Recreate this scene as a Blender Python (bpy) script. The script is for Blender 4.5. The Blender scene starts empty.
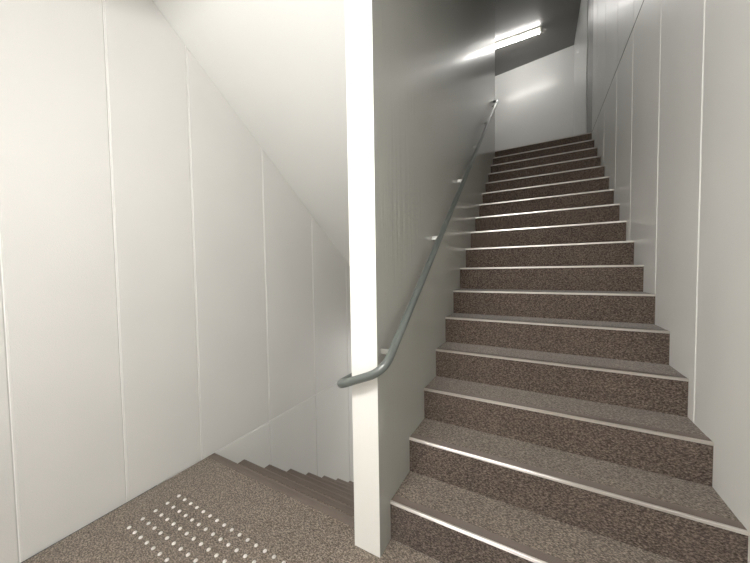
import bpy, bmesh, math
from mathutils import Vector, Matrix

sc = bpy.context.scene
C = sc.collection
R_, T_ = 0.195, 0.25533            # riser, tread
N = 17
W = 1.3168                         # right wall face
D = 0.1432                         # partition thickness
P = 0.1148                         # partition front end
XL = -1.4835                       # left wall face
YD = 0.0114                        # edge of the lower flight
ZT = N * R_                        # upper floor level
YT = (N - 1) * T_                  # end of the partition
ZC = 6.319                         # upper ceiling
YB = -2.3                          # wall behind the camera
SLOPE = R_ / T_
SOF = 2.868                        # soffit height above y = 0
ZL = 3.2                           # ceiling over the landing
ZB = -ZT                           # lower floor level

# ---------------------------------------------------------------- materials
def mat(name):
    m = bpy.data.materials.new(name); m.use_nodes = True
    nt = m.node_tree; b = nt.nodes['Principled BSDF']
    return m, nt, b
def coords(nt, scale=(1, 1, 1)):
    g = nt.nodes.new('ShaderNodeNewGeometry')
    mp = nt.nodes.new('ShaderNodeMapping'); mp.inputs['Scale'].default_value = scale
    nt.links.new(g.outputs['Position'], mp.inputs['Vector'])
    return mp.outputs['Vector']
def noise(nt, vec, scale, detail=2, rough=.5):
    n = nt.nodes.new('ShaderNodeTexNoise')
    n.inputs['Scale'].default_value = scale; n.inputs['Detail'].default_value = detail
    n.inputs['Roughness'].default_value = rough
    nt.links.new(vec, n.inputs['Vector'])
    return n.outputs['Fac']
def ramp(nt, fac, stops):
    r = nt.nodes.new('ShaderNodeValToRGB')
    e = r.color_ramp.elements
    while len(e) < len(stops): e.new(.5)
    for i, (p, c) in enumerate(stops):
        e[i].position = p; e[i].color = (*c, 1)
    nt.links.new(fac, r.inputs['Fac'])
    return r.outputs['Color']
def bump(nt, b, h, strength, dist):
    n = nt.nodes.new('ShaderNodeBump')
    n.inputs['Strength'].default_value = strength; n.inputs['Distance'].default_value = dist
    nt.links.new(h, n.inputs['Height']); nt.links.new(n.outputs['Normal'], b.inputs['Normal'])
def paint(name, col, rough, peel=.0006, wave=0.0, spec=.5, var=.03, coat=0):
    m, nt, b = mat(name)
    v = coords(nt)
    big = noise(nt, v, 1.3, 3)
    c0 = tuple(max(0, x * (1 - var)) for x in col); c1 = tuple(min(1, x * (1 + var)) for x in col)
    nt.links.new(ramp(nt, big, [(.3, c0), (.7, c1)]), b.inputs['Base Color'])
    b.inputs['Roughness'].default_value = rough
    b.inputs['Specular IOR Level'].default_value = spec
    b.inputs['Coat Weight'].default_value = coat
    b.inputs['Coat Roughness'].default_value = .16
    h = noise(nt, v, 260, 2)
    if wave:
        v2 = coords(nt, (1, 4, .3))
        w = noise(nt, v2, 7, 2)
        mu = nt.nodes.new('ShaderNodeMath'); mu.operation = 'MULTIPLY_ADD'
        nt.links.new(w, mu.inputs[0]); mu.inputs[1].default_value = wave; nt.links.new(h, mu.inputs[2])
        h = mu.outputs[0]
    bump(nt, b, h, .5, peel)
    return m
def carpet(name, dark, mid, light):
    m, nt, b = mat(name)
    v = coords(nt, (.55, 1, 1))
    v.node.inputs['Rotation'].default_value = (.6, .45, .5)
    a = noise(nt, v, 185, 3, .7)
    col = ramp(nt, a, [(.36, dark), (.5, mid), (.66, light)])
    g = noise(nt, coords(nt), 2.2, 2)
    tint = ramp(nt, g, [(.3, (.93, .92, .92)), (.7, (1.05, 1.04, 1.03))])
    mx = nt.nodes.new('ShaderNodeMix'); mx.data_type = 'RGBA'; mx.blend_type = 'MULTIPLY'
    mx.inputs['Factor'].default_value = 1
    nt.links.new(col, mx.inputs['A']); nt.links.new(tint, mx.inputs['B'])
    nt.links.new(mx.outputs['Result'], b.inputs['Base Color'])
    b.inputs['Roughness'].default_value = .95
    b.inputs['Specular IOR Level'].default_value = .1
    b.inputs['Sheen Weight'].default_value = .15
    bump(nt, b, noise(nt, v, 190, 3), .9, .003)
    return m
M = {}
M['wall'] = paint('white_wall_paint', (.63, .62, .595), .5, .002)
M['wall_low'] = paint('grey_white_wall_paint', (.66, .655, .63), .5, .0012)
M['right'] = paint('right_wall_paint', (.80, .79, .755), .4, .0016, wave=.8, coat=.06)
M['seal'] = paint('joint_sealant', (.88, .875, .85), .5, .0004)
M['seal_dark'] = paint('dark_joint', (.10, .095, .09), .7, .0004)
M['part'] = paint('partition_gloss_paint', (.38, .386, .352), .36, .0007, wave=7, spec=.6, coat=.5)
M['end'] = paint('partition_end_lit_paint', (.88, .87, .82), .5, .0004)  # paler than the sides; light falling on the end is partly in this colour
M['soffit'] = paint('soffit_paint', (.68, .68, .655), .55, .0004)
M['ceil'] = paint('upper_ceiling_shaded_paint', (.07, .068, .063), .3, .0004, coat=.2)  # the ceiling's lack of direct light is put into this dark colour
M['hall'] = paint('upper_hall_paint', (.68, .68, .66), .3, .0005, wave=.8, coat=.2)
M['hall_shade'] = paint('upper_hall_shaded_paint', (.13, .13, .125), .35, .0005)  # hall paint darkened; the ceiling's dark reflection is put into the colour
M['rear'] = paint('rear_paint', (.7, .69, .67), .5, .0005)
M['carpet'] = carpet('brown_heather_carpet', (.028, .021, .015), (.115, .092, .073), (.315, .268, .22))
M['riser'] = carpet('shaded_riser_carpet', (.013, .009, .007), (.060, .043, .034), (.185, .145, .117))  # same carpet, darker; the shade on the risers is put into its colour
def vinyl():
    m, nt, b = mat('nosing_vinyl'); v = coords(nt, (.2, 1, 1))
    nt.links.new(ramp(nt, noise(nt, v, 40, 2), [(.3, (.085, .063, .050)), (.7, (.11, .083, .067))]), b.inputs['Base Color'])
    b.inputs['Roughness'].default_value = .45; return m
M['vinyl'] = vinyl()
def metal(name, col, rough, sc_=(.1, 1, 1)):
    m, nt, b = mat(name); v = coords(nt, sc_)
    c0 = tuple(x * .9 for x in col)
    nt.links.new(ramp(nt, noise(nt, v, 60, 3), [(.3, c0), (.7, col)]), b.inputs['Base Color'])
    b.inputs['Metallic'].default_value = 1; b.inputs['Roughness'].default_value = rough; return m
M['alu'] = metal('satin_aluminium', (.70, .665, .62), .3)
M['stud'] = metal('polished_stud_steel', (1.0, .98, .96), .33, (1, 1, 1))
M['steel'] = metal('bracket_steel', (.55, .55, .52), .4, (1, 1, 1))
def railm():
    m, nt, b = mat('grey_green_rail_coating'); v = coords(nt)
    nt.links.new(ramp(nt, noise(nt, v, 9, 2), [(.3, (.068, .080, .073)), (.7, (.08, .092, .085))]), b.inputs['Base Color'])
    b.inputs['Roughness'].default_value = .28; b.inputs['Specular IOR Level'].default_value = .6; return m
M['rail'] = railm()
def emit(name, col, s):
    m, nt, b = mat(name)
    v = coords(nt)
    nt.links.new(ramp(nt, noise(nt, v, 3, 1), [(.2, col), (.8, tuple(min(1, c * 1.01) for c in col))]), b.inputs['Emission Color'])
    b.inputs['Base Color'].default_value = (.9, .9, .9, 1); b.inputs['Emission Strength'].default_value = s; return m
M['tube'] = emit('fluorescent_tube_glow', (1, .97, .92), 55)
M['tube_low'] = emit('landing_tube_glow', (1, .97, .93), 215)
M['batten'] = paint('batten_enamel', (.75, .73, .66), .4, .0002)

# ---------------------------------------------------------------- helpers
def link(name, bm, m, parent=None, smooth=False):
    bmesh.ops.recalc_face_normals(bm, faces=bm.faces)
    me = bpy.data.meshes.new(name); bm.to_mesh(me); bm.free()
    for x in (m if isinstance(m, (list, tuple)) else [m]): me.materials.append(x)
    if smooth:
        for p in me.polygons: p.use_smooth = True
    o = bpy.data.objects.new(name, me); C.objects.link(o); o.parent = parent
    return o
def struct(name, bm, m):
    o = link(name, bm, m); o['kind'] = 'structure'; return o
def box(bm, a, b, bev=0, mi=0):
    v = [bm.verts.new((x, y, z)) for x in (a[0], b[0]) for y in (a[1], b[1]) for z in (a[2], b[2])]
    fs = [bm.faces.new([v[i] for i in q]) for q in ((0,1,3,2),(4,6,7,5),(0,4,5,1),(2,3,7,6),(0,2,6,4),(1,5,7,3))]
    for f in fs: f.material_index = mi
    if bev:
        es = list({e for f in fs for e in f.edges})
        bmesh.ops.bevel(bm, geom=es, offset=bev, segments=2, affect='EDGES', profile=.5)
    return fs
def prism_yz(bm, poly, x0, x1):
    a = [bm.verts.new((x0, y, z)) for y, z in poly]; b = [bm.verts.new((x1, y, z)) for y, z in poly]
    bm.faces.new(a); bm.faces.new(b[::-1])
    for i in range(len(poly)):
        j = (i + 1) % len(poly); bm.faces.new((a[i], a[j], b[j], b[i]))
def empty(name, label, cat, loc=(0, 0, 0), group=None):
    o = bpy.data.objects.new(name, None); o.empty_display_size = .1; C.objects.link(o)
    o.location = loc; o['label'] = label; o['category'] = cat
    if group: o['group'] = group
    return o
def clip(poly, a, b, c):            # keep a*y + b*z <= c
    out = []
    for i in range(len(poly)):
        p, q = poly[i], poly[(i + 1) % len(poly)]
        dp, dq = a*p[0] + b*p[1] - c, a*q[0] + b*q[1] - c
        if dp <= 0: out.append(p)
        if (dp < 0 < dq) or (dq < 0 < dp):
            s = dp / (dp - dq); out.append((p[0] + s*(q[0]-p[0]), p[1] + s*(q[1]-p[1])))
    return out
def inset(poly, d):
    area = sum(poly[i][0]*poly[(i+1) % len(poly)][1] - poly[(i+1) % len(poly)][0]*poly[i][1] for i in range(len(poly)))
    if area < 0: poly = poly[::-1]
    out = poly
    for i in range(len(poly)):
        p, q = poly[i], poly[(i+1) % len(poly)]
        L = math.hypot(q[0]-p[0], q[1]-p[1])
        if L < 1e-6: continue
        n = ((q[1]-p[1])/L, -(q[0]-p[0])/L)      # outward for ccw
        out = clip(out, n[0], n[1], n[0]*p[0] + n[1]*p[1] - d)
    return out
def clean(poly):
    o = []
    for p in poly:
        if not o or math.hypot(p[0]-o[-1][0], p[1]-o[-1][1]) > 1e-5: o.append(p)
    if len(o) > 1 and math.hypot(o[0][0]-o[-1][0], o[0][1]-o[-1][1]) < 1e-5: o.pop()
    return o
def panel_wall(name, x, s, polys, m, gap=.002, ch=.0055, depth=.008, thick=.15):
    """s: +1 when the visible face looks along +x. Panels with chamfered edges over a sealant backing."""
    bm = bmesh.new()
    for poly, mi, gi in polys:
        poly = clean(poly)
        if len(poly) < 3: continue
        f = bm.faces.new([bm.verts.new((x - s*depth, y, z)) for y, z in poly]); f.material_index = gi
        o = clean(inset(poly, gap)); i = clean(inset(poly, gap + ch))
        if len(i) != len(o) or len(i) < 3: continue
        oa = [bm.verts.new((x - s*depth*.98, y, z)) for y, z in o]
        best = min(range(len(i)), key=lambda k: math.hypot(i[k][0]-o[0][0], i[k][1]-o[0][1]))
        i = i[best:] + i[:best]
        ia = [bm.verts.new((x, y, z)) for y, z in i]
        f = bm.faces.new(ia); f.material_index = mi
        for k in range(len(oa)):
            j = (k+1) % len(oa)
            g = bm.faces.new((oa[k], oa[j], ia[j], ia[k])); g.material_index = mi
    for poly, mi, gi in polys:       # solid wall behind the panels
        poly = clean(poly)
        if len(poly) < 3: continue
        prism_yz(bm, poly, x - s*(depth + .0005), x - s*thick)
    me_o = struct(name, bm, m)
    return me_o

# ---------------------------------------------------------------- left wall
lg = [YB, -1.55, -.935, -.52, -.0755] + [.543 + .632*k for k in range(8)] + [5.6]
polys = []
for a, b in zip(lg[:-1], lg[1:]):
    up = [(a, 0), (b, 0), (b, ZL), (a, ZL)]
    up = clip(up, SLOPE, 1, SOF)      # z <= SOF - SLOPE*y
    if len(up) >= 3: polys.append((up, 0, 1))
    lo = [(max(a, -.3), ZB - .1), (b, ZB - .1), (b, 0), (max(a, -.3), 0)]
    lo = clip(lo, SLOPE, 1, SOF)
    if b > -.2 and len(lo) >= 3: polys.append((lo, 2, 1))
panel_wall('wall_left', XL, 1, polys, [M['wall'], M['seal'], M['wall_low']])

# ---------------------------------------------------------------- right wall
rg = [YB, -1.78, -1.16, -.54, .08, .701, 1.283, 1.927, 2.51, 3.14, 3.70, YT + .002]
polys = []
for a, b in zip(rg[:-1], rg[1:]):
    polys.append(([(a, -.1), (b, -.1), (b, ZT), (a, ZT)], 0, 1))
    polys.append(([(a, ZT), (b, ZT), (b, ZC), (a, ZC)], 0, 1))
panel_wall('wall_right', W, -1, polys, [M['right'], M['seal']])
# dark horizontal shadow joint at upper floor level
bm = bmesh.new(); box(bm, (W - .0012, -.1, ZT - .004), (W + .004, YT, ZT + .004)); struct('trim_1', bm, M['seal_dark'])

# ---------------------------------------------------------------- partition between the flights
bm = bmesh.new()
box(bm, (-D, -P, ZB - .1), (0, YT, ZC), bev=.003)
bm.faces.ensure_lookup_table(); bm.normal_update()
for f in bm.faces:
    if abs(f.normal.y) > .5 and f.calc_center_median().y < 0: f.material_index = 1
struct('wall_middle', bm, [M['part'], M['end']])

# ---------------------------------------------------------------- soffit and ceilings
yk = (SOF - ZL) / SLOPE             # where the soffit meets the landing ceiling
ye = 5.6
zf = lambda y: SOF - SLOPE * y
bm = bmesh.new()
prism_yz(bm, [(yk, ZL), (ye, zf(ye)), (ye, zf(ye) + .3), (yk, ZL + .3)], XL - .15, -D)
struct('ceiling_sloping', bm, M['soffit'])
bm = bmesh.new()
box(bm, (XL - .15, YB - .15, ZL), (W + .15, yk, ZL + .3)); struct('ceiling_landing', bm, M['rear'])
bm = bmesh.new()
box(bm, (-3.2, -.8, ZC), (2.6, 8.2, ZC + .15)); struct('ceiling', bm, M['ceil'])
bm = bmesh.new()                     # closes the stairwell above the landing
box(bm, (-D, yk - .12, ZL + .3), (W + .15, yk, ZC)); struct('wall_over_landing', bm, M['hall'])

# ---------------------------------------------------------------- floors, rear wall
bm = bmesh.new()
box(bm, (XL, YB, -.25), (-D, YD - .0005, 0)); box(bm, (-D, YB, -.25), (0, -P, 0)); box(bm, (0, YB, -.25), (W, -.0005, 0))
struct('floor', bm, M['carpet'])
bm = bmesh.new(); box(bm, (XL - .15, YB - .15, -.25), (W + .15, YB, ZL)); struct('wall_rear', bm, M['rear'])
bm = bmesh.new(); box(bm, (-3.2, YT + T_, ZT - .25), (2.6, 8.2, ZT)); box(bm, (-3.2, YT, ZT - .25), (0, YT + T_, ZT)); struct('floor_upper', bm, M['carpet'])
bm = bmesh.new(); box(bm, (XL, YD + N*T_ - T_, ZB - .15), (-D, 6.6, ZB)); struct('floor_lower', bm, M['carpet'])
bm = bmesh.new(); box(bm, (XL - .15, 5.6, ZB - .1), (-D, 5.75, -1.2)); struct('wall_lower_end', bm, M['wall_low'])

# ---------------------------------------------------------------- upper hall
bm = bmesh.new()                     # back wall, slightly askew in plan
ang = math.radians(9)
x1, y1 = W, 6.85
x0 = -3.2; y0 = y1 + (x1 - x0) * math.tan(ang)
vs = [(x0, y0), (x1, y1), (x1, y1 + .15), (x0, y0 + .15)]
a = [bm.verts.new((x, y, ZT)) for x, y in vs]; b = [bm.verts.new((x, y, ZC)) for x, y in vs]
bm.faces.new(a); bm.faces.new(b)
for i in range(4): bm.faces.new((a[i], a[(i+1) % 4], b[(i+1) % 4], b[i]))
struct('wall_back', bm, M['hall'])
bm = bmesh.new(); box(bm, (W, 4.75, ZT), (W + .15, 6.85, ZC), bev=.004); struct('wall_hall_right', bm, M['hall'])
bm = bmesh.new(); box(bm, (W + .012, YT + .003, ZT), (W + .15, 4.75, ZC)); struct('wall_recess', bm, M['hall_shade'])
bm = bmesh.new(); box(bm, (-3.35, YT - .2, ZT), (-3.2, 8.2, ZC)); struct('wall_hall_left', bm, M['hall'])
bm = bmesh.new(); box(bm, (-3.2, YT - .2, ZT), (-D, YT - .05, ZC)); struct('wall_hall_near', bm, M['hall'])

# ---------------------------------------------------------------- staircases
def step_mesh(x0, x1, y0, y1, zt, h, under):
    bm = bmesh.new()
    v = lambda x, y, z: bm.verts.new((x, y, z))
    prof = [(y0, zt - h), (y0, zt - .004), (y0 + .0012, zt - .0012), (y0 + .004, zt), (y1, zt), (y1, zt - h - under), (y0, zt - h - under)]
    A = [v(x0, y, z) for y, z in prof]; B = [v(x1, y, z) for y, z in prof]
    bm.faces.new(A); bm.faces.new(B[::-1])
    for i in range(len(prof)):
        j = (i+1) % len(prof); f = bm.faces.new((A[i], A[j], B[j], B[i]))
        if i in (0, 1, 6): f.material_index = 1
    return bm
def nosing_mesh(x0, x1, y, z, s=1):
    top = s < 0
    # slim metal lip with a fine ridge, wrapping the step edge; s=+1 climbs towards +y
    prof = [(0, -.011), (-.0035, -.011), (-.0045, -.0100), (-.0045, -.0075), (-.0035, -.0065), (-.0045, -.0055),
            (-.0045, 0), (-.0025, .0022), (.006, .0024), (.0065, .0004), (0, 0)]
    if top: prof = prof[:6] + [(-.0045, -.003), (0, -.003)]
    bm = bmesh.new()
    A = [bm.verts.new((x0, y + s*p, z + q)) for p, q in prof]; B = [bm.verts.new((x1, y + s*p, z + q)) for p, q in prof]
    bm.faces.new(A); bm.faces.new(B[::-1])
    for i in range(len(prof)):
        j = (i+1) % len(prof); bm.faces.new((A[i], A[j], B[j], B[i]))
    return bm
def vinyl_mesh(x0, x1, y, z, s=1):
    bm = bmesh.new()
    prof = [(.0068 if s > 0 else -.0045, 0)]
    for k in range(6):
        c = .0068 + k*.0068
        prof += [(c, .0016), (c + .0048, .0016), (c + .0054, .0008), (c + .0062, .0008)]
    prof += [(.0485, .0012), (.0495, 0)]
    A = [bm.verts.new((x0, y + s*p, z + q)) for p, q in prof]; B = [bm.verts.new((x1, y + s*p, z + q)) for p, q in prof]
    bm.faces.new(A); bm.faces.new(B[::-1])
    for i in range(len(prof)):
        j = (i+1) % len(prof); bm.faces.new((A[i], A[j], B[j], B[i]))
    return bm
E1 = .0008
up = empty('staircase', 'brown carpeted flight with metal nosings climbing right of the white partition', 'staircase', (W/2, 0, 0))
def child(o, par):
    o.parent = par; o.matrix_parent_inverse = Matrix.Identity(4)
for k in range(1, N + 1):
    y = (k-1)*T_; z = k*R_
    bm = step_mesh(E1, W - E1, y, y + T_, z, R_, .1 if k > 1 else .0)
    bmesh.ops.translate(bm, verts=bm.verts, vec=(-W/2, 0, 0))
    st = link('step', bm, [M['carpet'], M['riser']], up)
    bm = nosing_mesh(E1, W - E1, y, z); bmesh.ops.translate(bm, verts=bm.verts, vec=(-W/2, 0, 0))
    o = link('nosing', bm, M['alu'], st); o['label'] = 'slim silver metal edge strip'
    bm = vinyl_mesh(E1, W - E1, y, z); bmesh.ops.translate(bm, verts=bm.verts, vec=(-W/2, 0, 0))
    o = link('tread_band', bm, M['vinyl'], st); o['label'] = 'smooth brown non-slip band'
xm = (XL - D) / 2
dn = empty('staircase', 'brown carpeted flight dropping away between the left wall and the partition', 'staircase', (xm, 0, 0))
hw = (-D - XL)/2 - E1
for k in range(0, N):
    # edge k at y = YD + k*T, z = -k*R ; tread of edge k lies on the landing side
    y = YD + k*T_; z = -k*R_
    bm = bmesh.new()
    if k == 0:
        # riser face only under the landing edge
        prism_yz(bm, [(y - .0004, -R_ - .1), (y + .004, -R_ - .1), (y + .004, -.0045), (y - .0004, -.0005)], -hw, hw)
    else:
        prism_yz(bm, [(y - T_ + .0045, z - R_ - .1), (y, z - R_ - .1), (y, z - .004), (y - .004, z), (y - T_ + .0045, z)], -hw, hw)
    st = link('step', bm, M['carpet'], dn)
    yy = y + (.004 if k == 0 else 0)
    o = link('nosing', nosing_mesh(-hw, hw, yy, z, -1), M['alu'], st); o['label'] = 'slim silver metal edge strip'
    o = link('tread_band', vinyl_mesh(-hw, hw, yy, z, -1), M['vinyl'], st); o['label'] = 'smooth brown non-slip band'

# ---------------------------------------------------------------- handrail
def bez(pts, rads, seg=9):
    """polyline with rounded corners"""
    pts = [Vector(p) for p in pts]; out = [pts[0]]
    for i in range(1, len(pts)-1):
        p, a, b = pts[i], pts[i-1], pts[i+1]; r = rads[i]
        u = (a-p).normalized(); w = (b-p).normalized()
        r = min(r, (a-p).length*.49, (b-p).length*.49)
        for k in range(seg+1):
            s = k/seg; q = (p+u*r)*(1-s)**2 + p*2*s*(1-s) + (p+w*r)*s*s
            out.append(q)
    out.append(pts[-1]); return out
def tube(bm, path, r, n=24, cap=True):
    rings = []
    prev = None
    for i, p in enumerate(path):
        t = (path[min(i+1, len(path)-1)] - path[max(i-1, 0)]).normalized()
        if prev is None:
            u = t.cross(Vector((0, 0, 1)));
            if u.length < .1: u = t.cross(Vector((1, 0, 0)))
            u.normalize()
        else:
            u = (prev - t*prev.dot(t)).normalized()
        prev = u; w = t.cross(u)
        rings.append([bm.verts.new(p + (u*math.cos(2*math.pi*k/n) + w*math.sin(2*math.pi*k/n))*r) for k in range(n)])
    for a, b in zip(rings[:-1], rings[1:]):
        for k in range(n): bm.faces.new((a[k], a[(k+1) % n], b[(k+1) % n], b[k]))
    if cap: bm.faces.new(rings[0]); bm.faces.new(rings[-1][::-1])
RX, H = .06, .865
rz = lambda y: (y + T_)*SLOPE + H
lz = lambda y: .86 - SLOPE*(y - YD)
yE = 3.86
path = bez([(.0, yE + .03, rz(yE) + .02), (RX, yE + .02, rz(yE) + .01), (RX, -.165, .915),
            (-D - .047, -.176, .812), (-D - .047, .06, .81), (-D - .047, 3.9, lz(3.9))],
           [0, .05, .085, .07, .12, 0])
hr = empty('handrail', 'grey-green tubular handrail climbing the partition and wrapping around its white end', 'handrail', (RX, 0, 0))
bm = bmesh.new(); tube(bm, [p - Vector((RX, 0, 0)) for p in path], .0196)
link('rail', bm, M['rail'], hr, True)
for y in (-.08, .70, 1.46, 2.2, 2.95, 3.70):
    z = rz(y)
    bm = bmesh.new()
    box(bm, (-RX + .0005, y - .007, z - .038), (-RX + .0035, y + .007, z - .010), bev=.001)
    box(bm, (-RX + .003, y - .004, z - .034), (-.012, y + .004, z - .010), bev=.0012)
    link('bracket', bm, M['steel'], hr, False)

# ---------------------------------------------------------------- tactile studs
def stud_mesh():
    bm = bmesh.new()
    prof = [(.0092, 0), (.0094, .0012), (.0086, .0030), (.0066, .0050), (.0044, .0062), (.0022, .0067)]
    n = 16; rings = [[bm.verts.new((r*math.cos(2*math.pi*k/n), r*math.sin(2*math.pi*k/n), z)) for k in range(n)] for r, z in prof]
    for a, b in zip(rings[:-1], rings[1:]):
        for k in range(n): bm.faces.new((a[k], a[(k+1) % n], b[(k+1) % n], b[k]))
    bm.faces.new(rings[-1]); bm.faces.new(rings[0][::-1])
    return bm
s0 = link('tactile_stud', stud_mesh(), M['stud'], None, True)
ORD = ['first', 'second', 'third', 'fourth', 'fifth', 'sixth', 'seventh', 'eighth', 'ninth', 'tenth', 'eleventh',
       'twelfth', 'thirteenth', 'fourteenth', 'fifteenth', 'sixteenth', 'seventeenth']
ROW = ['row closest to the descending stairs', 'second row back from the descending stairs', 'middle of the five rows',
       'fourth row back from the descending stairs', 'row farthest from the descending stairs']
seen = [15, 13, 11, 9, 7]
first = True
for r in range(5):
    for c in range(seen[r]):
        o = s0 if first else s0.copy()
        if not first: C.objects.link(o)
        first = False
        o.location = (-1.2635 + .0627*c, -.348 - .0626*r, 0)
        o['label'] = 'shiny floor stud, %s from left wall, %s' % (ORD[c], ROW[r])
        o['category'] = 'floor stud'; o['group'] = 'metal tactile studs set in the landing carpet'

# ---------------------------------------------------------------- fluorescent fixture upstairs
fx, fy = .06, 5.92
lamp = empty('ceiling_lamp', 'lit fluorescent batten lamp on the dark ceiling at the stair top', 'ceiling lamp', (fx, fy, ZC))
bm = bmesh.new()
L = .62
prof = [(-.05, 0), (.05, 0), (.045, -.02), (.022, -.045), (-.022, -.045), (-.045, -.02)]
A = [bm.verts.new((-L, y, z)) for y, z in prof]; B = [bm.verts.new((L, y, z)) for y, z in prof]
bm.faces.new(A); bm.faces.new(B[::-1])
for i in range(6): bm.faces.new((A[i], A[(i+1) % 6], B[(i+1) % 6], B[i]))
link('housing', bm, M['batten'], lamp)
for s in (-1, 1):
    bm = bmesh.new(); box(bm, (s*(L - .018) - .016, -.026, -.118), (s*(L - .018) + .016, .022, -.04), bev=.003)
    link('lamp_holder', bm, M['batten'], lamp)
bm = bmesh.new(); tube(bm, [Vector((-L + .035, 0, -.09)), Vector((L - .035, 0, -.09))], .017, 20)
link('tube', bm, M['tube'], lamp, True)

# ---------------------------------------------------------------- lights
def area(name, loc, sx, sy, power, col=(1, 1, 1), rot=(0, 0, 0), spread=180):
    l = bpy.data.lights.new(name, 'AREA'); l.shape = 'RECTANGLE'; l.size = sx; l.size_y = sy
    l.energy = power; l.color = col; l.spread = math.radians(spread)
    o = bpy.data.objects.new(name, l); C.objects.link(o); o.location = loc; o.rotation_euler = rot
    return o
lz0 = 2.38
pl = empty('ceiling_lamp', 'hooded fluorescent lamp hung over the landing behind the viewer', 'ceiling lamp', (0, -1.62, ZL))
bm = bmesh.new(); tube(bm, [Vector((-.52, 0, lz0 - ZL)), Vector((.52, 0, lz0 - ZL))], .022, 20)
link('tube', bm, M['tube_low'], pl, True)
bm = bmesh.new(); box(bm, (-.66, -.16, -.012), (.66, .26, .012), bev=.004)
bmesh.ops.transform(bm, matrix=Matrix.Translation((0, 0, lz0 - ZL + .045)) @ Matrix.Rotation(math.radians(19), 4, 'X'), verts=bm.verts)
link('hood', bm, M['batten'], pl)
for sx in (-.45, .45):
    bm = bmesh.new(); tube(bm, [Vector((sx, 0, lz0 - ZL + .06)), Vector((sx, 0, -.001))], .006, 10)
    link('hanging_rod', bm, M['batten'], pl, True)
area('lower_flight_fill', (-.8, 3.4, -.1), .3, 1.2, 22, (1, .97, .93), (SLOPE*-.8, 0, 0))  # unseen area light, added to brighten the walls of the lower flight
sc.view_settings.gamma = 1.2
w = bpy.data.worlds.new('world'); sc.world = w; w.use_nodes = True
w.node_tree.nodes['Background'].inputs['Color'].default_value = (.5, .5, .5, 1)
w.node_tree.nodes['Background'].inputs['Strength'].default_value = .15

# ---------------------------------------------------------------- camera
cd = bpy.data.cameras.new('camera'); cam = bpy.data.objects.new('camera', cd); C.objects.link(cam)
F = 295.98
cd.sensor_fit = 'HORIZONTAL'; cd.sensor_width = 36; cd.lens = F/750*36; cd.clip_start = .02
yaw, pit, rol = map(math.radians, (28.9198, 2.1697, -.8685))
fw = Vector((-math.sin(yaw)*math.cos(pit), math.cos(yaw)*math.cos(pit), -math.sin(pit)))
rt = Vector((math.cos(yaw), math.sin(yaw), 0)); u = rt.cross(fw)
r2 = rt*math.cos(rol) + u*math.sin(rol); u2 = -rt*math.sin(rol) + u*math.cos(rol)
mw = Matrix((r2, u2, -fw)).transposed().to_4x4(); mw.translation = (.6465, -1.2948, 1.3564)
cam.matrix_world = mw
sc.camera = cam
sc.view_settings.view_transform = 'Standard'
sc.view_settings.look = 'None'
sc.view_settings.exposure = .5
try:
    sc.cycles.use_denoising = True
    sc.cycles.max_bounces = 10; sc.cycles.diffuse_bounces = 6
except Exception: pass
